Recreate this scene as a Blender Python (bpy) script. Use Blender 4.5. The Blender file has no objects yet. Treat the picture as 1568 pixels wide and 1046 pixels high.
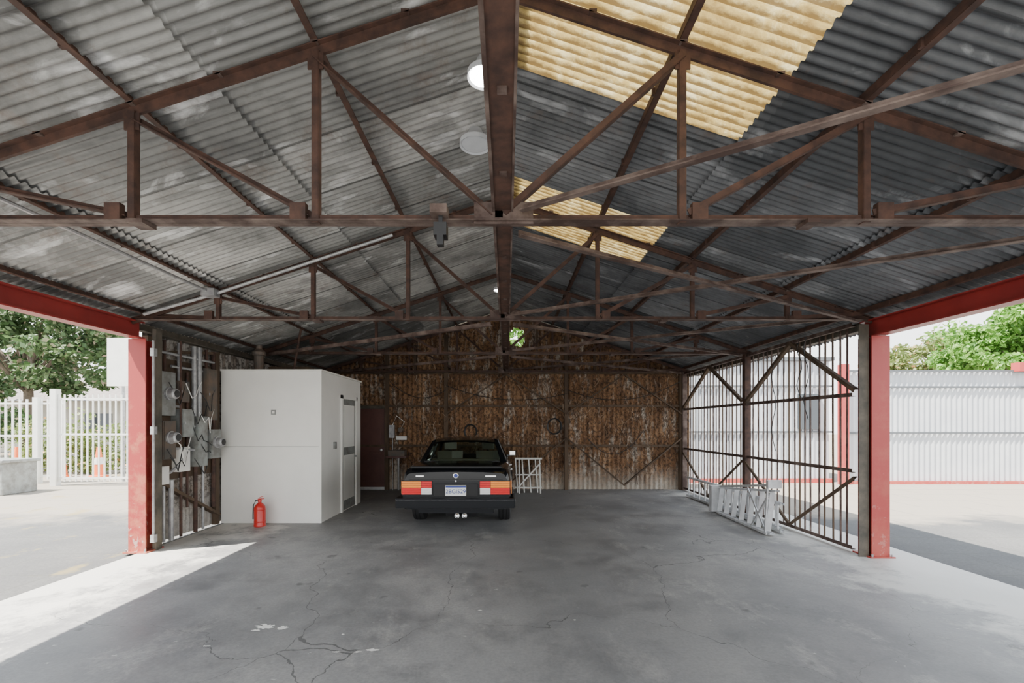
import bpy, bmesh, math, random
from mathutils import Vector, Matrix
random.seed(7)
R=random.random
def U(a,b): return a+(b-a)*R()
SC=bpy.context.scene

# ------------------------------------------------------------------ materials
def newmat(name):
    m=bpy.data.materials.new(name); m.use_nodes=True
    nt=m.node_tree; b=nt.nodes['Principled BSDF']
    return m,nt,b
def N(nt,t,**k):
    n=nt.nodes.new(t)
    for a,v in k.items():
        if a.startswith('i_'): n.inputs[a[2:].replace('_',' ')].default_value=v
        else: setattr(n,a,v)
    return n
def c4(c): return (c[0],c[1],c[2],1)
def ramp(nt,fac,stops,interp='LINEAR'):
    r=nt.nodes.new('ShaderNodeValToRGB'); r.color_ramp.interpolation=interp
    els=r.color_ramp.elements
    while len(els)<len(stops): els.new(0.5)
    for e,(p,c) in zip(els,stops):
        e.position=p; e.color=c4(c) if not isinstance(c,(int,float)) else (c,c,c,1)
    nt.links.new(fac,r.inputs[0]); return r.outputs[0]
def mapped(nt,scale=(1,1,1),rot=(0,0,0)):
    t=nt.nodes.new('ShaderNodeTexCoord'); m=nt.nodes.new('ShaderNodeMapping')
    m.inputs['Scale'].default_value=scale; m.inputs['Rotation'].default_value=rot
    nt.links.new(t.outputs['Object'],m.inputs[0]); return m.outputs[0]
def noise(nt,vec,scale,detail=6,rough=.6,dist=0):
    n=nt.nodes.new('ShaderNodeTexNoise'); n.inputs['Scale'].default_value=scale
    n.inputs['Detail'].default_value=detail; n.inputs['Roughness'].default_value=rough
    n.inputs['Distortion'].default_value=dist
    if vec is not None: nt.links.new(vec,n.inputs['Vector'])
    return n.outputs['Fac']
def mix(nt,f,a,b,mode='MIX'):
    m=nt.nodes.new('ShaderNodeMix'); m.data_type='RGBA'; m.blend_type=mode
    for s,v in ((m.inputs[0],f),(m.inputs[6],a),(m.inputs[7],b)):
        if isinstance(v,bpy.types.NodeSocket): nt.links.new(v,s)
        elif isinstance(v,(int,float)): s.default_value=v
        else: s.default_value=c4(v)
    return m.outputs[2]
def math_(nt,op,a,b=None):
    m=nt.nodes.new('ShaderNodeMath'); m.operation=op
    for i,v in enumerate((a,b)):
        if v is None: continue
        if isinstance(v,(int,float)): m.inputs[i].default_value=v
        else: nt.links.new(v,m.inputs[i])
    return m.outputs[0]
def bump(nt,b,h,strength=.3,dist=.02):
    n=nt.nodes.new('ShaderNodeBump'); n.inputs['Strength'].default_value=strength
    n.inputs['Distance'].default_value=dist
    nt.links.new(h,n.inputs['Height']); nt.links.new(n.outputs[0],b.inputs['Normal'])
def M(name,c1,c2=None,rough=.6,metal=0,scale=5,bmp=.15,lo=.35,hi=.65,mscale=(1,1,1)):
    m,nt,b=newmat(name)
    b.inputs['Roughness'].default_value=rough; b.inputs['Metallic'].default_value=metal
    if c2 is None: c2=tuple(x*.8 for x in c1)
    v=mapped(nt,mscale); f=noise(nt,v,scale)
    nt.links.new(ramp(nt,f,[(lo,c1),(hi,c2)]),b.inputs['Base Color'])
    if bmp: bump(nt,b,f,bmp)
    return m
def EM(name,c,s):
    m,nt,b=newmat(name)
    b.inputs['Base Color'].default_value=c4(c); b.inputs['Emission Color'].default_value=c4(c)
    b.inputs['Emission Strength'].default_value=s
    return m

def roof_mat(name,base,light,dark,rustamt=.6):
    m,nt,b=newmat(name)
    v=mapped(nt)
    sep=N(nt,'ShaderNodeSeparateXYZ'); nt.links.new(v,sep.inputs[0])
    fy=math_(nt,'FLOOR',math_(nt,'MULTIPLY',sep.outputs[1],1/0.76))
    fx=math_(nt,'FLOOR',math_(nt,'MULTIPLY',sep.outputs[0],1/1.93))
    cb=N(nt,'ShaderNodeCombineXYZ'); nt.links.new(fx,cb.inputs[0]); nt.links.new(fy,cb.inputs[1])
    wn=N(nt,'ShaderNodeTexWhiteNoise'); nt.links.new(cb.outputs[0],wn.inputs[0])
    col=ramp(nt,wn.outputs[0],[(0,dark),(.5,base),(1,light)])
    n1=noise(nt,v,.8,9,.7)
    col=mix(nt,ramp(nt,n1,[(.42,0),(.60,.75)]),col,tuple(x*.42 for x in dark))
    n2=noise(nt,mapped(nt,(1.0,2.2,1)),1.5,6,.6,.6)
    col=mix(nt,ramp(nt,n2,[(.58,0),(.70,.7)]),col,tuple(min(.8,x*1.9) for x in light))
    n3=noise(nt,v,2.4,10,.78)
    col=mix(nt,ramp(nt,n3,[(.54,0),(.70,rustamt)]),col,(.12,.07,.045))
    n5=noise(nt,mapped(nt,(1.2,14,1)),1.6,5,.7)
    col=mix(nt,ramp(nt,n5,[(.50,0),(.70,.55)]),col,tuple(x*.4 for x in dark))
    fr=math_(nt,'FRACT',math_(nt,'MULTIPLY',sep.outputs[1],1/0.76))
    col=mix(nt,math_(nt,'MULTIPLY',math_(nt,'LESS_THAN',fr,.025),.75),col,tuple(x*.25 for x in dark))
    nt.links.new(col,b.inputs['Base Color'])
    b.inputs['Metallic'].default_value=.15; b.inputs['Roughness'].default_value=.48
    return m
m_roofL=roof_mat('galvanised_left',(.34,.335,.32),(.46,.45,.43),(.19,.19,.185),.6)  # left copy toned lighter to stand in for bounce off sunlit ground
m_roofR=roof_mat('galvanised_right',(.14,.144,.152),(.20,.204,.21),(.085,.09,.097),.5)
PITCH=.076
def fiberglass():
    m,nt,b=newmat('fiberglass_yellow')
    v=mapped(nt,(1,1.5,1)); f=noise(nt,v,3.0,8,.75,.5)
    col=ramp(nt,f,[(.3,(.32,.20,.06)),(.5,(.62,.46,.17)),(.66,(.92,.80,.46))])
    v2=mapped(nt); sep=N(nt,'ShaderNodeSeparateXYZ'); nt.links.new(v2,sep.inputs[0])
    s=math_(nt,'SINE',math_(nt,'MULTIPLY',math_(nt,'ADD',sep.outputs[1],.5),2*math.pi/PITCH))
    g=noise(nt,mapped(nt,(2,5,1)),3,6,.7)
    dirt=math_(nt,'ADD',math_(nt,'MULTIPLY',s,-.38),math_(nt,'MULTIPLY',math_(nt,'SUBTRACT',g,.40),1.9))
    col=mix(nt,ramp(nt,dirt,[(0,0),(.5,.92)]),col,(.16,.095,.03))
    tr=N(nt,'ShaderNodeBsdfTranslucent'); nt.links.new(col,tr.inputs[0])
    nt.links.new(col,b.inputs['Base Color']); b.inputs['Roughness'].default_value=.5
    mx=N(nt,'ShaderNodeMixShader'); mx.inputs[0].default_value=.24
    nt.links.new(b.outputs[0],mx.inputs[1]); nt.links.new(tr.outputs[0],mx.inputs[2])
    nt.links.new(mx.outputs[0],nt.nodes['Material Output'].inputs[0])
    return m
m_fib=fiberglass()
m_rust=M('rusty_steel',(.038,.020,.015),(.095,.046,.031),.7,.1,9,.2)
m_rust2=M('rusty_steel_light',(.055,.031,.024),(.25,.19,.16),.7,.1,5,.2,.42,.8)
m_red=M('red_painted_steel',(.33,.036,.03),(.24,.026,.023),.45,0,3,.05)
def redpost(name,chip):
    m,nt,b=newmat(name)
    v=mapped(nt); sep=N(nt,'ShaderNodeSeparateXYZ'); nt.links.new(v,sep.inputs[0])
    f=noise(nt,v,4,8,.7)
    zf=math_(nt,'SUBTRACT',f,math_(nt,'MULTIPLY',sep.outputs[2],.07))
    col=mix(nt,ramp(nt,zf,[(.40,0),(.54,.7*chip)]),(.38,.045,.04),(.50,.17,.10))
    n2=noise(nt,v,9,8,.7)
    col=mix(nt,ramp(nt,math_(nt,'SUBTRACT',n2,math_(nt,'MULTIPLY',sep.outputs[2],.11)),[(.54,0),(.58,.7*chip)]),col,(.52,.42,.36))
    nt.links.new(col,b.inputs['Base Color']); b.inputs['Roughness'].default_value=.5
    return m
m_redp=redpost('red_post_paint',.3); m_redpl_=redpost('red_post_paint_peeling',1.0)
m_dkpost=M('weathered_channel',(.05,.045,.035),(.12,.10,.075),.7,0,5)
m_galv=M('galvanised_conduit',(.45,.45,.45),(.28,.28,.29),.4,.4,12,.05)
m_alu=M('aluminium',(.70,.71,.72),(.55,.56,.57),.42,.5,8,.05)
m_white=M('white_paint',(.80,.79,.75),(.74,.73,.69),.55,0,1.2,.05)
m_whitegate=M('white_gate_paint',(.78,.78,.74),(.70,.70,.66),.5,0,3,.02)
m_grey=M('grey_box_paint',(.30,.32,.31),(.17,.165,.155),.5,.2,6,.05)
m_dgrey=M('dark_box_paint',(.08,.08,.075),(.16,.11,.08),.6,.2,6,.05)
m_black=M('black_plastic',(.012,.012,.013),(.02,.02,.02),.5,0,6,.02)
m_brown=M('brown_door_paint',(.085,.033,.028),(.11,.045,.035),.5,0,4,.05)
m_wood=M('dark_timber',(.055,.035,.022),(.12,.08,.05),.85,0,5,.3,mscale=(1,1,.2))
m_redpl=M('red_enamel',(.62,.03,.02),(.5,.025,.02),.3,0,6,.02)

def concrete():
    m,nt,b=newmat('worn_concrete')
    v=mapped(nt); sep=N(nt,'ShaderNodeSeparateXYZ'); nt.links.new(v,sep.inputs[0])
    n1=noise(nt,v,.42,8,.65,.2)
    col=ramp(nt,n1,[(.34,(.18,.181,.186)),(.5,(.27,.268,.265)),(.64,(.37,.362,.348))])
    n2=noise(nt,v,1.2,12,.75)
    col=mix(nt,ramp(nt,n2,[(.36,.7),(.52,0)]),col,(.12,.121,.125))
    n3=noise(nt,mapped(nt,(1,.6,1)),1.7,12,.78,.2)
    col=mix(nt,ramp(nt,n3,[(.54,0),(.66,.55)]),col,(.45,.44,.415))
    n4=noise(nt,v,40,4,.7)
    col=mix(nt,ramp(nt,n4,[(.35,.3),(.6,0)]),col,(.11,.11,.11))
    n5=noise(nt,v,7,6,.7)
    col=mix(nt,ramp(nt,n5,[(.66,0),(.70,.65)]),col,(.57,.56,.53))
    n7=noise(nt,v,3.1,3,.4)
    col=mix(nt,ramp(nt,n7,[(.70,0),(.74,.6)]),col,(.06,.06,.062))
    lane=math_(nt,'ADD',math_(nt,'MULTIPLY',math_(nt,'ABSOLUTE',math_(nt,'SUBTRACT',sep.outputs[0],.6)),-.5),math_(nt,'MULTIPLY',n1,1.9))
    col=mix(nt,ramp(nt,lane,[(.40,0),(.95,.5)]),col,(.115,.118,.125))
    ax=math_(nt,'ABSOLUTE',sep.outputs[0])
    e=math_(nt,'ADD',math_(nt,'MULTIPLY',math_(nt,'SUBTRACT',ax,3.5),.6),math_(nt,'MULTIPLY',math_(nt,'SUBTRACT',n2,.5),2.6))
    col=mix(nt,ramp(nt,e,[(.1,0),(.45,.8)]),col,(.62,.605,.56))  # pale slab edges, colour lightened further to whiten the sunlit strip
    nz=N(nt,'ShaderNodeTexNoise'); nz.inputs['Scale'].default_value=1.4; nz.inputs['Detail'].default_value=6; nt.links.new(v,nz.inputs[0])
    vm=N(nt,'ShaderNodeVectorMath',operation='MULTIPLY_ADD'); nt.links.new(nz.outputs['Color'],vm.inputs[0]); vm.inputs[1].default_value=(.8,.8,0)
    nt.links.new(v,vm.inputs[2])
    vo=N(nt,'ShaderNodeTexVoronoi',feature='DISTANCE_TO_EDGE'); vo.inputs['Scale'].default_value=.42; nt.links.new(vm.outputs[0],vo.inputs['Vector'])
    n6=noise(nt,v,.8,3,.5)
    th=math_(nt,'MULTIPLY',ramp(nt,n6,[(.40,0.2),(.62,1)]),.0018)
    cr=math_(nt,'LESS_THAN',vo.outputs['Distance'],th)
    col=mix(nt,math_(nt,'MULTIPLY',cr,.7),col,(.06,.06,.06))
    nt.links.new(col,b.inputs['Base Color'])
    nt.links.new(ramp(nt,n2,[(.3,.38),(.7,.7)]),b.inputs['Roughness'])
    bump(nt,b,n2,.12,.01)
    return m
m_conc=concrete()
def asphalt():
    m,nt,b=newmat('asphalt_yard')
    v=mapped(nt); sep=N(nt,'ShaderNodeSeparateXYZ'); nt.links.new(v,sep.inputs[0])
    n1=noise(nt,v,.5,8,.65); n2=noise(nt,v,30,4,.7)
    col=ramp(nt,n1,[(.35,(.08,.08,.081)),(.65,(.13,.128,.122))])
    col=mix(nt,ramp(nt,n2,[(.4,.4),(.6,0)]),col,(.05,.05,.05))
    dd=math_(nt,'ADD',math_(nt,'MULTIPLY',math_(nt,'SUBTRACT',sep.outputs[1],7.5),.5),math_(nt,'MULTIPLY',math_(nt,'SUBTRACT',n1,.5),2.5))
    col=mix(nt,ramp(nt,dd,[(0,0),(.5,.85)]),col,(.29,.255,.205))  # near yard dark, far yard pale: shade and sun put into the colour
    n3=noise(nt,v,1.3,6,.6,.5)
    left=math_(nt,'LESS_THAN',sep.outputs[0],0)
    col=mix(nt,math_(nt,'MULTIPLY',left,ramp(nt,n3,[(.58,0),(.66,.7)])),col,(.25,.20,.085))
    br=N(nt,'ShaderNodeTexBrick'); br.inputs['Scale'].default_value=.3; br.inputs['Mortar Size'].default_value=.004; nt.links.new(v,br.inputs[0])
    col=mix(nt,math_(nt,'MULTIPLY',br.outputs['Fac'],.5),col,(.07,.07,.06))
    nt.links.new(col,b.inputs['Base Color']); b.inputs['Roughness'].default_value=.9
    bump(nt,b,n2,.2,.01)
    return m
m_asph=asphalt()
def rustwall(name,a,b_,c,d,pale=.62):
    m,nt,b=newmat(name)
    v=mapped(nt,(1,1,.45)); n1=noise(nt,v,2.6,10,.75,.4)
    col=ramp(nt,n1,[(.32,a),(.5,b_),(.66,c)])
    n2=noise(nt,mapped(nt,(2.4,2.4,.8)),1.9,9,.75)
    col=mix(nt,ramp(nt,n2,[(pale-.08,0),(pale,.85)]),col,d)
    n4=noise(nt,mapped(nt,(1,1,1)),14,8,.75)
    col=mix(nt,ramp(nt,n4,[(.42,.85),(.53,0)]),col,tuple(x*.4 for x in a))
    t=N(nt,'ShaderNodeTexCoord'); sep=N(nt,'ShaderNodeSeparateXYZ'); nt.links.new(t.outputs['Object'],sep.inputs[0])
    lo=math_(nt,'ADD',math_(nt,'MULTIPLY',math_(nt,'SUBTRACT',.6,sep.outputs[2]),.8),math_(nt,'SUBTRACT',n2,.45))
    col=mix(nt,ramp(nt,lo,[(0,0),(.5,.7)]),col,d)
    nt.links.new(col,b.inputs['Base Color']); b.inputs['Roughness'].default_value=.8
    bump(nt,b,n4,.6,.03)
    return m
m_back=rustwall('rusted_corrugated',(.07,.034,.017),(.25,.13,.06),(.42,.25,.13),(.52,.47,.40),.60)
m_left=rustwall('weathered_corrugated',(.16,.125,.095),(.30,.25,.205),(.42,.37,.32),(.55,.52,.48),.54)
def island(name,stops,rough=.8,transl=0):
    m,nt,b=newmat(name)
    g=N(nt,'ShaderNodeNewGeometry')
    col=ramp(nt,g.outputs['Random Per Island'],stops)
    nt.links.new(col,b.inputs['Base Color']); b.inputs['Roughness'].default_value=rough
    if transl:
        tr=N(nt,'ShaderNodeBsdfTranslucent'); nt.links.new(col,tr.inputs[0])
        mx=N(nt,'ShaderNodeMixShader'); mx.inputs[0].default_value=transl
        nt.links.new(b.outputs[0],mx.inputs[1]); nt.links.new(tr.outputs[0],mx.inputs[2])
        nt.links.new(mx.outputs[0],nt.nodes['Material Output'].inputs[0])
    return m
m_vine=island('dead_vine',[(0,(.04,.02,.012)),(.5,(.15,.075,.035)),(.85,(.28,.17,.09)),(1,(.42,.34,.26))])
m_leafd=island('leaf_dark',[(0,(.04,.085,.025)),(.6,(.09,.16,.055)),(.9,(.18,.24,.12)),(1,(.4,.3,.22))],.6,.3)
m_leafb=island('leaf_bright',[(0,(.06,.17,.02)),(.6,(.15,.32,.05)),(1,(.28,.46,.11))],.6,.35)
m_leafo=island('leaf_olive',[(0,(.09,.13,.03)),(.6,(.19,.25,.075)),(.93,(.32,.35,.16)),(1,(.75,.35,.15))],.6,.35)
m_bark=M('bark',(.12,.09,.07),(.2,.16,.12),.9,0,8,.4)

# ------------------------------------------------------------------ mesh builder
class MB:
    def __init__(s,mats): s.v=[];s.f=[];s.m=[];s.mats=mats
    def add(s,vs,fs,mi=0):
        o=len(s.v); s.v+= [tuple(p) for p in vs]
        for f in fs: s.f.append([o+i for i in f]); s.m.append(mi)
    def box(s,a,b,mi=0):
        x0,y0,z0=[min(a[i],b[i]) for i in range(3)]; x1,y1,z1=[max(a[i],b[i]) for i in range(3)]
        s.add([(x0,y0,z0),(x1,y0,z0),(x1,y1,z0),(x0,y1,z0),(x0,y0,z1),(x1,y0,z1),(x1,y1,z1),(x0,y1,z1)],
              [(0,3,2,1),(4,5,6,7),(0,1,5,4),(1,2,6,5),(2,3,7,6),(3,0,4,7)],mi)
    def beam(s,p,q,w,h,mi=0,up=(0,0,1),off=(0,0)):
        p=Vector(p);q=Vector(q);d=(q-p).normalized();u=Vector(up)
        if abs(d.dot(u))>.98: u=Vector((0,1,0))
        sd=d.cross(u).normalized(); u=sd.cross(d).normalized()
        vs=[]
        for e in (p,q):
            for a,b in ((-1,-1),(1,-1),(1,1),(-1,1)):
                vs.append(e+sd*(off[0]+a*w/2)+u*(off[1]+b*h/2))
        s.add(vs,[(0,1,2,3),(7,6,5,4),(0,4,5,1),(1,5,6,2),(2,6,7,3),(3,7,4,0)],mi)
    def ang(s,p,q,w,h,t=.008,mi=0,up=(0,0,1),sx=1,sz=1):
        s.beam(p,q,w,t,mi,up,(0,-sz*(h/2)))
        s.beam(p,q,t,h,mi,up,(-sx*(w/2),0))
    def tee(s,p,q,w,h,t=.01,mi=0,up=(0,0,1),top=1):
        s.beam(p,q,w,t,mi,up,(0,top*h/2)); s.beam(p,q,t*2.2,h,mi,up)
    def ibeam(s,p,q,w,h,t=.014,mi=0,up=(0,0,1)):
        s.beam(p,q,w,t,mi,up,(0,h/2-t/2)); s.beam(p,q,w,t,mi,up,(0,-h/2+t/2)); s.beam(p,q,t,h-2*t,mi,up)
    def tube(s,pts,r,mi=0,n=8,r2=None,cap=True):
        pts=[Vector(p) for p in pts]; rings=[]
        for i,p in enumerate(pts):
            d=(pts[min(i+1,len(pts)-1)]-pts[max(i-1,0)]).normalized()
            u=Vector((0,0,1)) if abs(d.z)<.9 else Vector((1,0,0))
            a=d.cross(u).normalized(); b=a.cross(d)
            rr=r if r2 is None else r+(r2-r)*i/(len(pts)-1)
            rings.append([p+(a*math.cos(2*math.pi*k/n)+b*math.sin(2*math.pi*k/n))*rr for k in range(n)])
        vs=[q for rg in rings for q in rg]; fs=[]
        for i in range(len(pts)-1):
            for k in range(n):
                fs.append((i*n+k,i*n+(k+1)%n,(i+1)*n+(k+1)%n,(i+1)*n+k))
        if cap:
            fs.append(tuple(range(n))[::-1]); fs.append(tuple((len(pts)-1)*n+k for k in range(n)))
        s.add(vs,fs,mi)
    def lathe(s,c,axis,prof,mi=0,n=24):
        c=Vector(c);d=Vector(axis).normalized();u=Vector((0,0,1)) if abs(d.z)<.9 else Vector((1,0,0))
        a=d.cross(u).normalized();b=a.cross(d);vs=[];fs=[]
        for r,h in prof:
            for k in range(n): vs.append(c+d*h+(a*math.cos(2*math.pi*k/n)+b*math.sin(2*math.pi*k/n))*max(r,.0005))
        for i in range(len(prof)-1):
            for k in range(n): fs.append((i*n+k,i*n+(k+1)%n,(i+1)*n+(k+1)%n,(i+1)*n+k))
        s.add(vs,fs,mi)
    def obj(s,name,parent=None,smooth=False,bevel=0,loc=None,angle=35):
        me=bpy.data.meshes.new(name); me.from_pydata(s.v,[],s.f)
        for m in s.mats: me.materials.append(m)
        me.polygons.foreach_set('material_index',s.m)
        if smooth: me.polygons.foreach_set('use_smooth',[True]*len(me.polygons))
        me.update()
        if smooth:
            try: me.set_sharp_from_angle(angle=math.radians(angle))
            except Exception: pass
        o=bpy.data.objects.new(name,me); SC.collection.objects.link(o)
        if parent: o.parent=parent
        if loc: o.location=loc
        if bevel:
            b=o.modifiers.new('bevel','BEVEL'); b.width=bevel; b.segments=2; b.limit_method='ANGLE'
        return o
def empty(name,loc=(0,0,0)):
    e=bpy.data.objects.new(name,None); SC.collection.objects.link(e); e.location=loc; return e

# ------------------------------------------------------------------ constants
CX=-.05; SL=.332
def zc(x): return 4.42-SL*abs(x-CX)
def zs(x): return zc(x)+.13
YT=[.2,2.94,5.67,8.4,11.25]
XL,XR=-4.69,4.57
YB=11.5; YF=-.5

# ------------------------------------------------------------------ ground & floor
g=MB([m_asph]); g.add([(-60,-25,-.03),(60,-25,-.03),(60,80,-.03),(-60,80,-.03)],[(0,1,2,3)]); g.obj('ground')
fl=MB([m_conc]); fl.box((-4.66,-4,-.12),(5.1,YB+.12,0)); fl.obj('floor')

# ------------------------------------------------------------------ roof sheets
def roofside(side,name,mat):
    b=MB([mat,m_fib])
    sgn=-1 if side=='L' else 1
    rows=[(0,1.98),(1.90,3.55),(3.46,4.93 if side=='L' else 5.0)]
    pitch=PITCH; per=8; n=int((YB+.35-YF)/pitch*per)
    for ri,(a,c) in enumerate(rows):
        vs=[]
        segs=2
        for k in range(n+1):
            y=YF+k*pitch/per
            w=.013*math.sin(2*math.pi*k/per)
            for j in range(segs+1):
                t=j/segs; d=a+(c-a)*t
                x=CX+sgn*d
                lift=(-.022*(1-t) if ri>0 else 0)+(.006 if ri==0 else 0)
                vs.append((x,y,zs(x)+w+lift))
        o=len(b.v); b.v+=vs
        for k in range(n):
            yc=YF+(k+.5)*pitch/per
            fib = side=='R' and ri==0 and ((1.2<yc<3.66) or (5.3<yc<6.5))
            for j in range(segs):
                i=k*(segs+1)+j
                b.f.append([o+i,o+i+segs+1,o+i+segs+2,o+i+1]); b.m.append(1 if fib else 0)
    return b.obj(name,smooth=True,angle=80)
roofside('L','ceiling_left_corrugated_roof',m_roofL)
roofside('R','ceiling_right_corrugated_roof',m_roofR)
rc=MB([m_roofR])
for s in (-1,1):
    rc.add([(CX,YF,zs(CX)+.05),(CX,YB+.3,zs(CX)+.05),(CX+s*.2,YB+.3,zs(CX+.2)+.03),(CX+s*.2,YF,zs(CX+.2)+.03)],[(0,1,2,3)])
rc.obj('ridge_cap')

# ------------------------------------------------------------------ trusses
def truss(y,name):
    b=MB([m_rust,m_rust2,m_dkpost])
    zb=2.95; P=[1.18,2.36,3.54]
    xl,xr=XL+.1,XR-.1
    b.beam((xl,y-.026,zb),(xr,y-.026,zb),.045,.007,1,off=(0,-.022)); b.beam((xl,y-.008,zb),(xr,y-.008,zb),.007,.042,0)
    b.beam((xl,y+.026,zb),(xr,y+.026,zb),.045,.007,1,off=(0,-.022)); b.beam((xl,y+.010,zb),(xr,y+.010,zb),.007,.042,0)
    for s,xe in ((-1,XL),(1,XR)):
        X=lambda d:CX+s*d
        xe2=xe-s*.02
        p=(CX,y,zc(CX)); q=(xe2,y,zc(xe2)+.02)
        b.tee(p,q,.08,.06,.009,0,top=1)
        for d in P:
            b.ang((X(d),y,zb-.03),(X(d),y,zc(X(d))),.042,.042,.008,0,up=(0,1,0),sx=-s)
        tops=P; bots=[0,1.18,2.36]
        for t_,b_ in zip(tops,bots):
            b.ang((X(t_),y-.01,zc(X(t_))-.03),(X(b_)+ (s*.03),y-.01,zb+.03),.045,.038,.008,0)
        b.ang((xe2-s*.15,y-.01,zb+.05),(X(3.54),y-.01,zb),.045,.045,.008,0)
        for d in P:
            x=X(d); b.box((x-.05,y-.018,zc(x)-.12),(x+.05,y-.008,zc(x)-.01),0)
            b.box((x-.05+s*.1,y-.05,zb-.02),(x+.05+s*.1,y-.008,zb+.085),0)
        for d in (.6,1.18,1.8,2.36,2.95,3.54,4.15):
            b.box((X(d)-.025,y-.04,zc(X(d))+.035),(X(d)+.025,y+.04,zc(X(d))+.055),1)
    b.beam((CX,y,zb),(CX,y,zc(CX)),.05,.05,0)
    b.box((CX-.16,y-.025,zb-.04),(CX+.22,y-.015,zb+.10),1)
    b.box((1.9,y-.07,zb-.05),(1.98,y+.05,zb-.025),1); b.box((-2.4,y-.07,zb-.05),(-2.3,y+.05,zb-.025),1)
    return b.obj(name)
for i,y in enumerate(YT): truss(y,'roof_truss')
for d in (1.18,2.36,3.54,4.45):
    for s in (-1,1):
        x=CX+s*d
        b=MB([m_rust]); z=zc(x)+.085
        b.ang((x,YF+.05,z),(x,YB-.1,z),.045,.055,.008,0)
        for y in [YF+.9*i+.3 for i in range(13)]:
            b.box((x-.045,y-.012,z-.03),(x-.02,y+.012,z+.02),0)
        b.obj('roof_purlin')
b=MB([m_rust,m_rust2])
b.beam((CX+.03,YF+.1,3.08),(CX+.03,YB-.05,3.08),.012,.15,0)
b.beam((CX+.03,YF+.1,3.0),(CX+.03,YB-.05,3.0),.115,.012,0)
b.beam((CX+.03,YF+.1,3.15),(CX+.03,YB-.05,3.15),.12,.012,1)
b.beam((CX-.035,YF+.1,3.01),(CX-.035,YB-.05,3.01),.018,.05,1)
b.beam((CX+.085,YF+.1,3.005),(CX+.085,YB-.05,3.005),.012,.035,1)
for y in [YF+.5+i*.62 for i in range(19)]:
    b.box((CX+.01,y-.02,2.985),(CX+.05,y+.02,2.995),1)
b.obj('longitudinal_beam')
def brace(p,q):
    b=MB([m_rust2]); b.ang(p,q,.045,.045,.008,0); b.obj('wind_brace')
for i in range(4):
    y0,y1=YT[i],YT[i+1]
    brace((CX+.14,y1-.08,2.99),(XR-.30,y0+.10,2.99))
    if i>0: brace((CX+.14,y0+.08,2.90),(XR-.30,y1-.12,2.90))
for i in (2,3):
    brace((CX-.14,YT[i]+.08,2.90),(XL+.3,YT[i+1]-.12,2.90))
# ------------------------------------------------------------------ red eave beams + posts
for nm,x in (('left',XL),('right',XR)):
    b=MB([m_red]); b.ibeam((x,YF+.1,2.825),(x,5.8,2.825),.16,.21,.015,0)
    for y in (1.5,3.6): b.box((x-.07,y-.006,2.74),(x+.07,y+.006,2.91),0)
    b.obj('red_eave_beam')
    b=MB([m_dkpost]); b.ang((x,5.82,2.88),(x,YB-.1,2.88),.1,.1,.01,0); b.obj('eave_plate')
def post(x,y,m):
    b=MB([m,m_dkpost,m_galv])
    b.box((x-.11,y-.11,0),(x+.11,y-.095,2.715),0)
    b.box((x-.11,y+.095,0),(x+.11,y+.11,2.715),0)
    b.box((x-.008,y-.095,0),(x+.008,y+.095,2.715),0)
    b.box((x-.15,y-.15,0),(x+.15,y+.15,.015),0)
    for sx in (-1,1):
        b.lathe((x+sx*.12,y-.13,.015),(0,0,1),[(0,.03),(.012,.03),(.012,0)],2,8)
    if x>0: b.ang((x-.18,y+.0,0),(x-.18,y+.0,2.86),.12,.14,.012,1,up=(0,1,0))
    else:
        b.beam((x+.135,y+.05,0),(x+.135,y+.05,2.86),.05,.10,1,up=(0,1,0))
        b.tube([(x+.17,y-.06,.12),(x+.17,y-.06,2.7)],.014,2)
        for z in (.12,1.5,2.5): b.box((x+.15,y-.09,z),(x+.2,y-.03,z+.1),2)
    b.obj('steel_post')
post(XL,5.88,m_redpl_); post(XR,5.67,m_redp); post(XL,.2,m_redpl_); post(XR,.2,m_redp)

# ------------------------------------------------------------------ corrugated wall helper
def corr(name,p0,p1,zfun,mat,pitch=.08,amp=.011,z0=0,hole=None,nz=6):
    p0=Vector(p0);p1=Vector(p1);L=(p1-p0).length;d=(p1-p0)/L;nrm=Vector((-d.y,d.x))
    per=6;n=int(L/pitch*per);vs=[];b=MB([mat])
    for k in range(n+1):
        q=p0+d*(k*pitch/per)+nrm*amp*math.sin(2*math.pi*k/per)
        qc=p0+d*(k*pitch/per); zt=zfun(qc.x,qc.y)
        for j in range(nz+1): vs.append((q.x,q.y,z0+(zt-z0)*j/nz))
    b.v=vs
    for k in range(n):
        for j in range(nz):
            i=k*(nz+1)+j; f=[i,i+nz+1,i+nz+2,i+1]
            if hole:
                cx=sum(vs[t][0] for t in f)/4; cz=sum(vs[t][2] for t in f)/4
                if ((cx-hole[0])/hole[2])**2+((cz-hole[1])/hole[3])**2<1: continue
            b.f.append(f); b.m.append(0)
    return b.obj(name,smooth=True,angle=80)
corr('wall_back',(-4.85,YB),(4.62,YB),lambda x,y:zs(x)-.02,m_back,.12,.018,hole=(.26,3.83,.2,.24),nz=60)
corr('wall_left',(-4.82,YB-.03),(-4.82,6.0),lambda x,y:2.98,m_left)
b=MB([m_wood,m_rust])
yb=YB-.09
for x in (-4.6,-3.0,-1.52,1.49,4.36):
    b.box((x-.045,yb-.05,0),(x+.045,yb+.05,zc(x)-.05),0)
for z in (1.1,2.1,2.93): b.box((-4.65,yb-.02,z-.03),(4.4,yb+.04,z+.03),0)
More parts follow.
